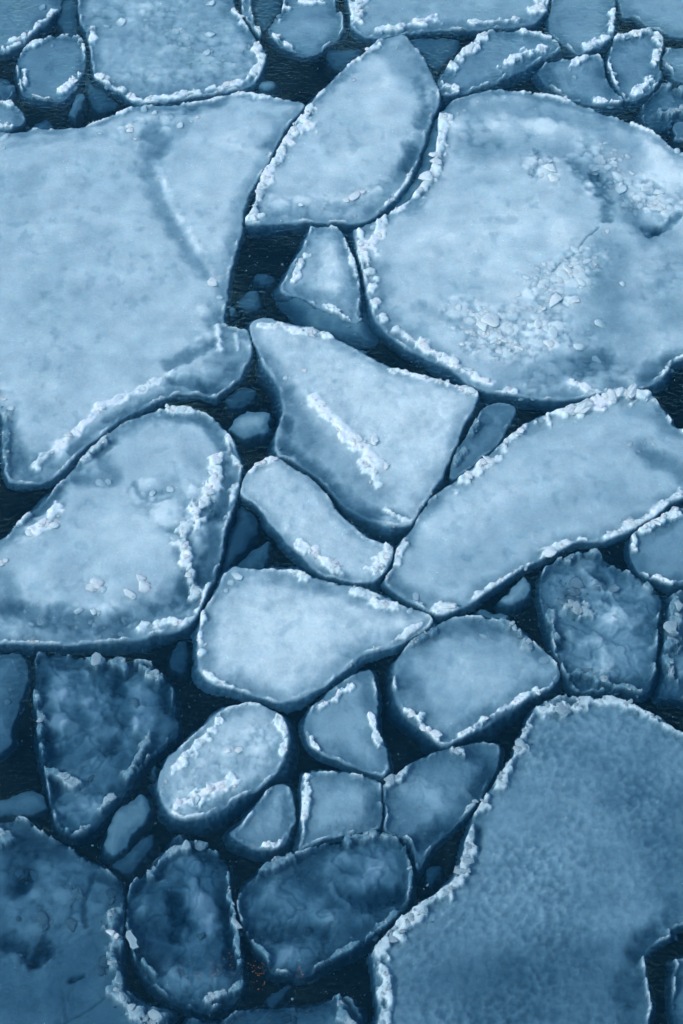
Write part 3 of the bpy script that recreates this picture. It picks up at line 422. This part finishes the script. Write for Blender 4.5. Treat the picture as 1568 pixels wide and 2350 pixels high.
floe(146, [(1268,-60),(1266,0),(1260,40),(1262,64),(1279,85),(1303,103),(1325,117),(1352,112),(1383,98),(1409,75),(1410,47),(1413,18),(1406,-60)],
     'smooth upright blue floe at the top, wedged between the long one and the corner', rim=.7, moat=.07, skirt=.05, lump=(.006,.3), chunks=[([(1408,20),(1405,70)],14,5,3,0),([(1350,105),(1400,82)],20,5,5,.1)])
floe(154, [(1420,-60),(1424,14),(1456,32),(1492,56),(1528,71),(1570,80),(1640,94),(1640,-60)],
     'teal floe cut off by the top right corner', rim=.6, moat=.05, skirt=.05, lump=(.008,.25), chunks=[([(1500,52),(1560,70)],20,5,6,.2)])
floe(142, [(1006,178),(1026,152),(1058,116),(1090,87),(1119,69),(1148,64),(1202,66),(1256,77),(1279,90),(1285,108),(1256,125),(1220,143),(1177,164),(1130,186),(1076,204),(1028,214),(1010,201)],
     'lens-shaped blue floe near the top, white crust down its left edge', rim=.9, moat=.07, skirt=.11, chunks=[([(1112,80),(1090,105),(1060,130),(1035,150)],23,16,3,-.1),([(1020,188),(1045,200)],20,5,3,0),([(1150,150),(1200,120),(1250,105)],20,11,4,.05),([(1180,67),(1260,80)],13,7,3,.05),(1275,92,16)])
floe(142, [(1237,156),(1262,136),(1313,127),(1349,123),(1378,123),(1388,144),(1397,180),(1417,209),(1432,227),(1400,234),(1346,232),(1299,218),(1264,193),(1243,170)],
     'blue floe at the upper right overlapping its squarer neighbour', rim=.6, moat=.07, skirt=.11, strokes=[([(1255,155),(1275,185)],22,-.07)], chunks=[([(1370,232),(1430,232)],20,6,3,0),([(1305,150),(1345,128)],13,5,3,0),(1310,157,16),(1320,172,18)])
floe(140, [(1409,84),(1428,80),(1461,68),(1490,66),(1516,77),(1524,97),(1519,119),(1513,144),(1519,169),(1506,194),(1479,215),(1441,226),(1426,208),(1407,180),(1396,144),(1401,119),(1406,101)],
     'squarish blue floe at the upper right, crumbly white crust across its top', rim=1.1, moat=.07, skirt=.05, chunks=[([(1415,85),(1460,72),(1500,68)],20,11,4,-.05),([(1510,85),(1515,110),(1500,140)],20,9,5,0),([(1460,210),(1500,180)],22,8,5,.05),([(1395,150),(1410,190)],17,6,3,.1),(1460,78,24)])
floe(144, [(1523,130),(1532,113),(1552,105),(1640,99),(1640,212),(1568,182),(1547,161),(1525,144)], 'pointed teal floe poking in from the right edge near the top', rim=.7, moat=.05, skirt=.07)
floe(112, [(1518,190),(1544,188),(1568,193),(1640,190),(1640,262),(1568,267),(1544,281),(1508,286),(1482,275),(1473,245),(1490,216)], 'dim rounded floe at the right edge above the huge round one', rim=.5, dark=1, moat=.05, skirt=.05, chunks=[([(1525,192),(1565,200)],17,6,3,0,1),([(1520,258),(1568,250)],20,5,4,.1,1)])
floe(128, [(1547,281),(1580,270),(1640,268),(1640,330),(1568,316),(1552,302)], 'tiny blue floe at the right edge below the dim rounded one', rim=.4, moat=.02, skirt=.06, thick=.35)
# --- fragments adrift or sunk between the floes
frag(92, [(125,0),(172,-20),(174,65),(158,72),(146,60),(132,38)], 'dim sunken plate between the top left corner floe and the broad one')
frag(90, [(576,0),(600,-30),(648,-25),(630,30),(604,58),(594,52)], 'sunken slab left of the round floe on the top edge')
frag(86, [(750,102),(790,97),(830,98),(824,118),(800,140),(762,138)], 'faint sunken plate beside the narrow tip of the leaf-shaped floe')
frag(94, [(937,76),(966,73),(1020,72),(1050,76),(1052,100),(1030,122),(1004,142),(970,118),(948,96)], 'sunken triangular slab right of the tip of the leaf-shaped floe', chunks=[(1035,122,10)])
frag(125, [(594,184),(612,178),(632,180),(636,190),(618,200),(600,200)], 'small pale fragment above the huge snowy floe, in the dark gap')
frag(112, [(178,203),(194,212),(190,232),(176,254),(160,250),(166,228)], 'slim slanted splinter right below the small squarish floe')
frag(86, [(62,282),(88,262),(118,265),(104,290),(76,290)], 'dim plate in the dark water above the huge snowy floe')
frag(84, [(196,150),(212,170),(250,205),(270,225),(230,240),(200,220),(196,190)], 'dim sunken patch under the left side of the broad top left floe')
frag(150, [(-30,300),(22,299),(28,313),(12,335),(0,344),(-30,350)], 'lump of crumbly ice at the left edge on top of the huge snowy floe', rim=.9, thick=.3, chunks=[(10,315,34),(3,335,24)])
frag(88, [(542,679),(555,664),(572,654),(592,656),(599,668),(596,696),(567,693)], 'sunken wedge-shaped fragment in the dark square gap')
frag(82, [(584,620),(605,612),(628,616),(622,632),(596,634)], 'faint oval fragment above the wedge-shaped one in the dark square gap')
frag(110, [(522,700),(530,692),(539,698),(538,706),(528,710)], 'pale pebble of ice at the left edge of the dark square gap', thick=.15)
frag(74, [(510,902),(535,882),(560,871),(588,878),(576,905),(540,922)], 'faint sunken plate below the spur of the huge snowy floe')
frag(126, [(530,982),(532,958),(566,940),(612,936),(620,960),(606,985),(562,995)], 'pale blue block adrift right of the left centre floe', strokes=[([(560,965),(600,960)],22,.03)])
frag(66, [(546,1146),(575,1160),(594,1178),(578,1220),(552,1255),(516,1290),(503,1284),(524,1210)], 'dim sunken plate left of the sausage-shaped floe')
frag(82, [(530,1296),(550,1272),(580,1248),(612,1226),(622,1234),(612,1275),(585,1296),(550,1296)], 'sunken shard above the left end of the white drop-shaped floe', chunks=[([(575,1262),(600,1240)],10,4,2,.3,1)])
frag(132, [(1153,1368),(1172,1345),(1205,1322),(1216,1330),(1216,1352),(1200,1368),(1164,1383)], 'pale oval fragment under the right half of the long blue floe')
frag(110, [(1097,1392),(1118,1388),(1138,1396),(1164,1400),(1160,1412),(1120,1406)], 'thin fragment at the lower tip of the long blue floe')
frag(60, [(385,1503),(412,1456),(430,1470),(432,1510),(414,1528)], 'barely visible sunken plate left of the white drop-shaped floe')
frag(96, [(-30,1826),(0,1824),(36,1806),(72,1799),(100,1818),(107,1842),(74,1856),(0,1866),(-30,1866)], 'dull tongue-shaped fragment at the left edge above the corner floe')
frag(108, [(330,1810),(341,1840),(334,1870),(310,1900),(290,1934),(268,1954),(250,1954),(237,1936),(240,1905),(252,1876),(277,1846),(305,1824)], 'slanted grey-blue fragment between the glassy triangular floe and the tall dark oval')
frag(72, [(306,1923),(335,1903),(350,1906),(350,1924),(324,1958),(296,1990),(256,1974),(276,1950)], 'dark sunken fragment above the tall dark oval floe')
frag(80, [(346,1760),(352,1742),(358,1748),(354,1764)], 'tiny splinter beside the lower edge of the glassy triangular floe', thick=.12)
frag(52, [(612,2275),(640,2248),(656,2238),(666,2248),(645,2280),(628,2300)], 'dark sunken splinter under the round grey-blue floe')
frag(60, [(980,1981),(1004,1970),(1020,1978),(1006,1998),(986,2008)], 'dim lump in the black lead beside the enormous dull floe')

# ------------------------------------------------------------------ build every floe from its outline
for i, f in enumerate(FLOES):
    f['L'] = smooth_loop([gp(*far(p)) for p in f['pts']], 4)
    f['bb'] = (f['L'].min(0), f['L'].max(0))

DS = 1.9
def heights(P, f, i, foot=None):
    """height of the ice over the points P, whiteness, and distance inside the outline"""
    L = f['L'] if foot is None else foot['L']
    wv = np.stack([fbm(P, .30, 4, i + .3), fbm(P, .30, 4, i + 40.7)], 1)
    Q = P + wv * (.022 if f['kind'] == 'floe' else .05)
    d = sdist(Q, L) + (.010 if f['kind'] == 'floe' and foot is None else 0)
    if foot is not None:
        z = foot['z'] / 2 + fbm(P, .3, 4, i) * .02 - sstep(.16, -.12, d) * f['thick'] * .8 - sstep(.35, 0, d) * .02
        return z, .35 + fbm(P, .25, 4, i + 5) * .25, d
    zi = depth_for(f['G'])
    la, ls = f['lump']
    spot = sstep(.12, .55, fbm(P, .24, 2, i + 31)) * sstep(-.2, .3, fbm(P, 1.1, 2, i + 32))
    z = zi + (fbm(P, .9, 3, i) * .009 + fbm(P, ls, 4, i + 2) * la - spot * .018) / DS
    if ls < .12:      # grainy surface: patches of coarser and finer grain, low drifts
        z = z + (fbm(P, ls, 4, i + 2) * la * (sstep(-.5, .6, fbm(P, 1.6, 3, i + 61)) * 1.1 - .45) + fbm(P, .034, 2, i + 62) * .010 + fbm(P * np.array([.35, 1.0]), .45, 4, i + 63) * .016) / DS
    z = z + fbm(P * np.array([.5, 1.0]), .30, 4, i + 64) * .006 / DS
    snow_shade = .64 + fbm(P, .5, 4, i + 9) * .12
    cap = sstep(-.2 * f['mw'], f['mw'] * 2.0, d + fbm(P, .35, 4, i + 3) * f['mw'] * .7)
    z = z - f['moat'] / DS * (1 - cap); snow_shade = snow_shade - .18 * (1 - cap)
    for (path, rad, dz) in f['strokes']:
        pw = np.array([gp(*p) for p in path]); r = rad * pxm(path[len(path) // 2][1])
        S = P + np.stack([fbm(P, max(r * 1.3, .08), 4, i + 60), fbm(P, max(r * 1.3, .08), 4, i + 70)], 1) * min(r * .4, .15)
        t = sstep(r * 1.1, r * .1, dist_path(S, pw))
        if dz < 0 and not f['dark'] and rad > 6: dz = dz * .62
        z = z + dz / DS * t; snow_shade = snow_shade + np.clip(dz * 3, -.25, .3) * t
    for (path, rad, cell, amp) in f['rubble']:
        pw = np.array([gp(*p) for p in path]); m = pxm(path[0][1]); r = rad * m
        dd = dist_path(P, pw); k = dd < r * 1.3
        if not k.any(): continue
        Pk = P[k] + np.stack([fbm(P[k], .12, 3, i + 81), fbm(P[k], .12, 3, i + 82)], 1) * .03
        t = sstep(r * 1.2, r * .5, dd[k] + fbm(Pk, r * .6, 2, i + 83) * r * .4)
        h = np.maximum(lumps(Pk, cell * m, i), .75 * lumps(Pk + 3.7, cell * m * .55, i + 5))
        z[k] += (h - .35) * amp * .85 * t; snow_shade[k] += (h - .4) * .2 * t
    if f['murk']:
        mk = f['murk']; W2 = P + np.stack([fbm(P, .5, 3, i + 91), fbm(P, .5, 3, i + 92)], 1) * .22
        z = z + mk * (.034 * sstep(-.05, .55, fbm(P, .40, 2, i + 96)) - .012 + fbm(W2, .46, 2, i + 93) * .020 - .024 * np.exp(-(fbm(W2, .6, 2, i + 94) / .09) ** 2) + .010 * np.exp(-(fbm(W2, .45, 3, i + 95) / .07) ** 2))
    z = np.minimum(z, .05)
    if f['rim'] > 0:
        rn = .45 + fbm(P, .28, 3, i + 8) * .9; rn = np.clip((rn - .32) * 1.5, 0.0, 1.1) * min(f['rim'], 1.2)
        fine = fbm(P, .06, 3, i + 18)
        t = np.exp(-((d - .035) / (.028 + .010 * fine)) ** 2)
        zr = f['rh'] * (.0 + rn) + fine * .012
        z = z + (np.maximum(zr, z) - z) * t * np.clip(rn * 1.6, 0, 1)
        snow_shade = snow_shade + (.1 - .35 * f['dark']) * t  # dimness painted into the rim tone of dark floes
    for c in f['chunks']:                # crust heaped along the runs of lumps
        if c[0] == 'slab' or len(c) == 3 or c[3] > 9: continue
        path, size, n, spread, sink = c[:5]
        if sink > .15: continue
        pw = np.array([gp(*p) for p in path]); sc_ = pxm(path[0][1]); r = size * .58 * sc_
        lo_, hi_ = pw.min(0) - .3, pw.max(0) + .3; k = ((P > lo_) & (P < hi_)).all(1)
        if not k.any(): continue
        Pk = P[k]; dd = dist_path(Pk, pw) + fbm(Pk, .20, 4, i + 51) * r * 1.2 + r * .35 * sstep(.1, .5, fbm(Pk, .4, 2, i + 55))
        t = sstep(r * 1.1, r * .45, dd) * sstep(-.01, .02, d[k])
        top = .008 + fbm(Pk, .15, 5, i + 52, .68) * .028 + size * sc_ * .06 - sink * .1
        z[k] = z[k] + (np.maximum(top, z[k]) - z[k]) * t; snow_shade[k] = snow_shade[k] + (.3 - .75 * (f['dark'] or (len(c) > 5 and c[5]))) * t
    # skirt outside the waterline edge
    out = d < .012
    w = np.full(len(P), f['skirt'])
    if out.any():
        Po = P[out]; g = np.full(len(Po), 9.0)
        for j, h in enumerate(FLOES):
            if j == i: continue
            if (h['bb'][0] > f['bb'][1] + .5).any() or (h['bb'][1] < f['bb'][0] - .5).any(): continue
            nb = np.where(((Po > h['bb'][0] - .5) & (Po < h['bb'][1] + .5)).all(1))[0]
            if len(nb): g[nb] = np.minimum(g[nb], np.maximum(-sdist(Po[nb], h['L']), 0))
        ww = np.minimum(f['skirt'] * (1 + .5 * fbm(Po, .5, 2, i + 33)), np.maximum((g + np.maximum(-d[out], 0)) * .5, .02))
        w[out] = ww
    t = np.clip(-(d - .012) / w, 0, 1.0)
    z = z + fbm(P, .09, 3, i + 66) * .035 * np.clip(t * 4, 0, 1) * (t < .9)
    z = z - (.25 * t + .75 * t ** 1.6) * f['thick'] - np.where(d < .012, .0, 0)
    snow_shade = snow_shade - .9 * np.clip(t * 2, 0, 1)  # sides darkened in colour, standing in for light lost underwater
    return z, snow_shade, d - (0 if True else 0), w

def sheet(name, f, i, foot=None):
    L = f['L'] if foot is None else foot['L']
    pad = .35; lo = L.min(0) - pad; hi = L.max(0) + pad
    lo = np.maximum(lo, [-9.5, -13]); hi = np.minimum(hi, [9.5, 17])
    area = np.prod(hi - lo); res = float(np.clip(math.sqrt(area) / 170, .013, .024))
    if foot is not None: res = .03
    nx = int((hi[0] - lo[0]) / res) + 2; ny = int((hi[1] - lo[1]) / res) + 2
    X, Y = np.meshgrid(lo[0] + np.arange(nx) * res, lo[1] + np.arange(ny) * res)
    P = np.stack([X.ravel(), Y.ravel()], 1)
    r = heights(P, f, i, foot); z, snow_shade, d = r[:3]
    w = r[3] if len(r) > 3 else np.full(len(P), .13)
    keep = (d > -(w + .015)).reshape(ny, nx)
    cell = keep[:-1, :-1] & keep[1:, :-1] & keep[:-1, 1:] & keep[1:, 1:]
    cy, cx = np.nonzero(cell); a = cy * nx + cx
    Q = np.stack([a, a + 1, a + 1 + nx, a + nx], 1)
    used = np.zeros(nx * ny, bool); used[Q.ravel()] = True
    idx = np.cumsum(used) - 1
    V = np.concatenate([P[used], z[used][:, None]], 1); Q = idx[Q]
    f['grid'] = (lo, res, nx, ny, z.reshape(ny, nx)) if foot is None else f['grid']
    # close the underside: walls straight down from the border, then one face per loop
    E = np.concatenate([Q[:, [0, 1]], Q[:, [1, 2]], Q[:, [2, 3]], Q[:, [3, 0]]])
    key = np.sort(E, 1); _, inv, cnt = np.unique(key[:, 0].astype(np.int64) * (len(V) + 1) + key[:, 1], return_inverse=True, return_counts=True)
    B = E[cnt[inv.ravel()] == 1]
    bv = np.unique(B); mp = np.full(len(V), -1); mp[bv] = len(V) + np.arange(len(bv))
    zb = V[:, 2].min() - .03
    V2 = V[bv].copy(); V2[:, 2] = zb - .16      # the side is undercut below the waterline
    gy, gx = np.gradient(d.reshape(ny, nx)); g2 = np.stack([gx.ravel(), gy.ravel()], 1)[used][bv]
    V2[:, :2] += g2 / np.maximum(np.hypot(g2[:, 0], g2[:, 1]), 1e-9)[:, None] * .14
    walls = np.stack([B[:, 1], B[:, 0], mp[B[:, 0]], mp[B[:, 1]]], 1)
    n_top = len(Q)
    Vall = np.concatenate([V, V2]); 
    me = raw_mesh(name, Vall, np.concatenate([Q, walls]), 4)
    at = me.attributes.new('snow_shade', 'FLOAT', 'POINT')
    at.data.foreach_set('value', np.concatenate([snow_shade[used], np.full(len(bv), -.5)]).astype(np.float32))  # undercut walls get the same painted darkness
    bm = bmesh.new(); bm.from_mesh(me)
    bmesh.ops.holes_fill(bm, edges=[e for e in bm.edges if e.is_boundary], sides=0)
    bm.to_mesh(me); bm.free()
    me.polygons.foreach_set('use_smooth', np.ones(len(me.polygons), bool))
    me.materials.append(M_ICE if foot is None and f['kind'] == 'floe' else M_FOOT)
    o = bpy.data.objects.new(name, me); C.objects.link(o)
    return o

def zat(f, x, y):
    lo, res, nx, ny, Z = f['grid']
    ix = int(round((x - lo[0]) / res)); iy = int(round((y - lo[1]) / res))
    if 0 <= ix < nx and 0 <= iy < ny: return float(Z[iy, ix])
    return -.3

def in_view(x, y): return -6.2 < x < 6.2 and -8.2 < y < 12.5

def add_chunk(f, root, x, y, s, sink, dark):
    z = zat(f, x, y)
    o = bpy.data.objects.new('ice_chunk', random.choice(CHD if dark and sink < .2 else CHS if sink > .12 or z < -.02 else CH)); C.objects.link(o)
    o.location = (x, y, z + s * ((.05 if sink < .2 else -.04) - sink * .35)); o.rotation_euler = (random.gauss(0, .12), random.gauss(0, .12), random.random() * 6.28)
    q = random.uniform(.8, 1.15)
    o.scale = (s * q, s / q * random.uniform(.7, 1), s * random.uniform(.5, .85)); o.parent = root
    return o

for i, f in enumerate(FLOES):
    random.seed(1000 + i)
    isf = f['kind'] == 'floe'
    root = sheet('ice_floe' if isf else 'ice_fragment', f, i)
    root['label'] = f['label']; root['category'] = 'ice floe' if isf else 'ice fragment'
    root['group'] = 'ice floes packed on the dark sea' if isf else 'small ice fragments adrift between the floes'
    for k, (pts, z) in enumerate(f['foot']):
        ft = sheet('submerged_foot', f, i, dict(L=smooth_loop([gp(*p) for p in pts], 4), z=z)); ft.parent = root
    # crumbly rim
    if f['rim'] > 0:
        L = f['L']; items = []
        for a in range(len(L)):
            p, q = L[a], L[(a + 1) % len(L)]; e = q - p; ln = math.hypot(*e)
            if ln < 1e-6: continue
            nrm = np.array([-e[1], e[0]]) / ln
            mid = (p + q) / 2
            if not inside(np.array([mid + nrm * .02]), L)[0]: nrm = -nrm
            k = ln * 20 * f['rim']; k = int(k) + (random.random() < k % 1)
            for _ in range(k):
                t = random.random(); c = p + e * t + nrm * (.032 + random.gauss(0, .024))
                if not in_view(*c): continue
                nv = float(fbm(np.array([c]), .28, 3, i + 8)[0])
                if random.random() > .34 + nv * 1.9: continue
                s = .0078 * math.exp(random.gauss(.15, .42)) * (1 + max(nv, 0))
                items.append((c[0], c[1], zat(f, *c) + s * random.uniform(-.4, .25), s, math.atan2(e[1], e[0]) + random.gauss(0, .5), random.uniform(1, 1.7)))
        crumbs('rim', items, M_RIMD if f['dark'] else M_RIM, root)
    # chunks: runs (path, size, count, spread, sink, dark) and single pieces
    small = []
    for c in f['chunks']:
        if c[0] == 'slab':
            (x1, y1), (x2, y2) = gp(c[1], c[2]), gp(c[3], c[4]); hw = c[5] * pxm(c[2]) * .5; hl = math.hypot(x2 - x1, y2 - y1) / 2
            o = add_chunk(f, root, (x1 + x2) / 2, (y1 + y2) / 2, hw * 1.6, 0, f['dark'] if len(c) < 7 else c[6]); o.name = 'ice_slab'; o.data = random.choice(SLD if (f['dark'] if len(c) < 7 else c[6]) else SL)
            o.location.z = c[7] if len(c) > 7 else -.005
            o.rotation_euler = (0, 0, math.atan2(y2 - y1, x2 - x1)); o.scale = (hl, hw, hw * .6); continue
        if len(c) == 3:
            x, y = gp(c[0], c[1]); add_chunk(f, root, x, y, c[2] * pxm(c[1]) * .5, 0, f['dark']); continue
        path, size, n, spread, sink = c[:5]; n = int(n * (.3 if spread < 10 else 1.2)) + 1; dk = c[5] if len(c) > 5 else f['dark']
        pw = np.array([gp(*p) for p in path]); s0 = pxm(path[0][1])
        seg = np.hypot(*np.diff(pw, axis=0).T); cum = np.concatenate([[0], np.cumsum(seg)])
        for k in range(n):
            u = (k + random.random()) / n * cum[-1]; b = min(int(np.searchsorted(cum, u, 'right')) - 1, len(seg) - 1)
            p = pw[b] + (pw[b + 1] - pw[b]) * ((u - cum[b]) / seg[b])
            p = p + np.array([random.gauss(0, 1), random.gauss(0, 1)]) * spread * s0
            s = size * s0 * .5 * math.exp(min(random.gauss(-.12, .3), .35))
            if spread < 10: s *= random.choice((.55, .7, .8, 1.05))
            add_chunk(f, root, p[0], p[1], s, sink, dk)
            for _ in range(4):
                r = random.uniform(.5, 1.9) * s + .01; a = random.random() * 6.28; x, y = p[0] + r * math.cos(a), p[1] + r * math.sin(a)
                ss = s * random.uniform(.08, .26); small.append((x, y, zat(f, x, y) + ss * .1 - sink * s * .35, ss, random.random() * 6.28, random.uniform(1, 1.5)))
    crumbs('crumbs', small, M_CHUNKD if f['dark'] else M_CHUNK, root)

# ------------------------------------------------------------------ fine brash adrift in the leads
random.seed(9); cand = []
R0 = np.random.RandomState(4); XY = np.stack([R0.uniform(-6, 6, 9000), R0.uniform(-7.6, 11.5, 9000)], 1); ok = np.ones(len(XY), bool)
for f in FLOES:
    nb = np.where(ok & (XY > f['bb'][0] - .05).all(1) & (XY < f['bb'][1] + .05).all(1))[0]
    if len(nb): ok[nb] &= sdist(XY[nb], f['L']) < -.05
XY = XY[ok]; dens = fbm(XY, 1.3, 2, 5)
for (x, y), dn in zip(XY, dens):
    if random.random() < .25 + dn: cand.append((x, y, -random.uniform(.03, .22), .008 * math.exp(random.gauss(.3, .6)), random.random() * 6.3, random.uniform(1, 1.8)))
o = crumbs('brash', cand, M_CHUNKD, None)
o['category'] = 'brash'; o['label'] = 'fine crumbs of brash ice sunk in the dark water of the gaps'

# ------------------------------------------------------------------ tiny orange specks scattered near the bottom
m_or, N, L_ = mat('orange_dot'); _o = N.new('ShaderNodeOutputMaterial'); _b = N.new('ShaderNodeBsdfPrincipled')
_b.inputs['Base Color'].default_value = (.75, .33, .10, 1); _b.inputs['Roughness'].default_value = .4; L_.new(_b.outputs[0], _o.inputs[0])
random.seed(77); items = []
for (x, y, sx, sy, n) in ((412, 2233, 10, 9, 10), (487, 2236, 24, 12, 34), (600, 2233, 15, 16, 34), (686, 2236, 6, 7, 8), (580, 1945, 8, 3, 6), (530, 2205, 9, 12, 8)):
    for _ in range(n):
        p = gp(x + random.gauss(0, sx), y + random.gauss(0, sy)); items.append((p[0], p[1], .006, random.uniform(.003, .007), random.random() * 6, random.uniform(1, 2.4)))
o = crumbs('orange_specks', items, m_or, None)
o['category'] = 'specks'; o['label'] = 'tiny orange specks scattered on the dark water near the lowest floes'
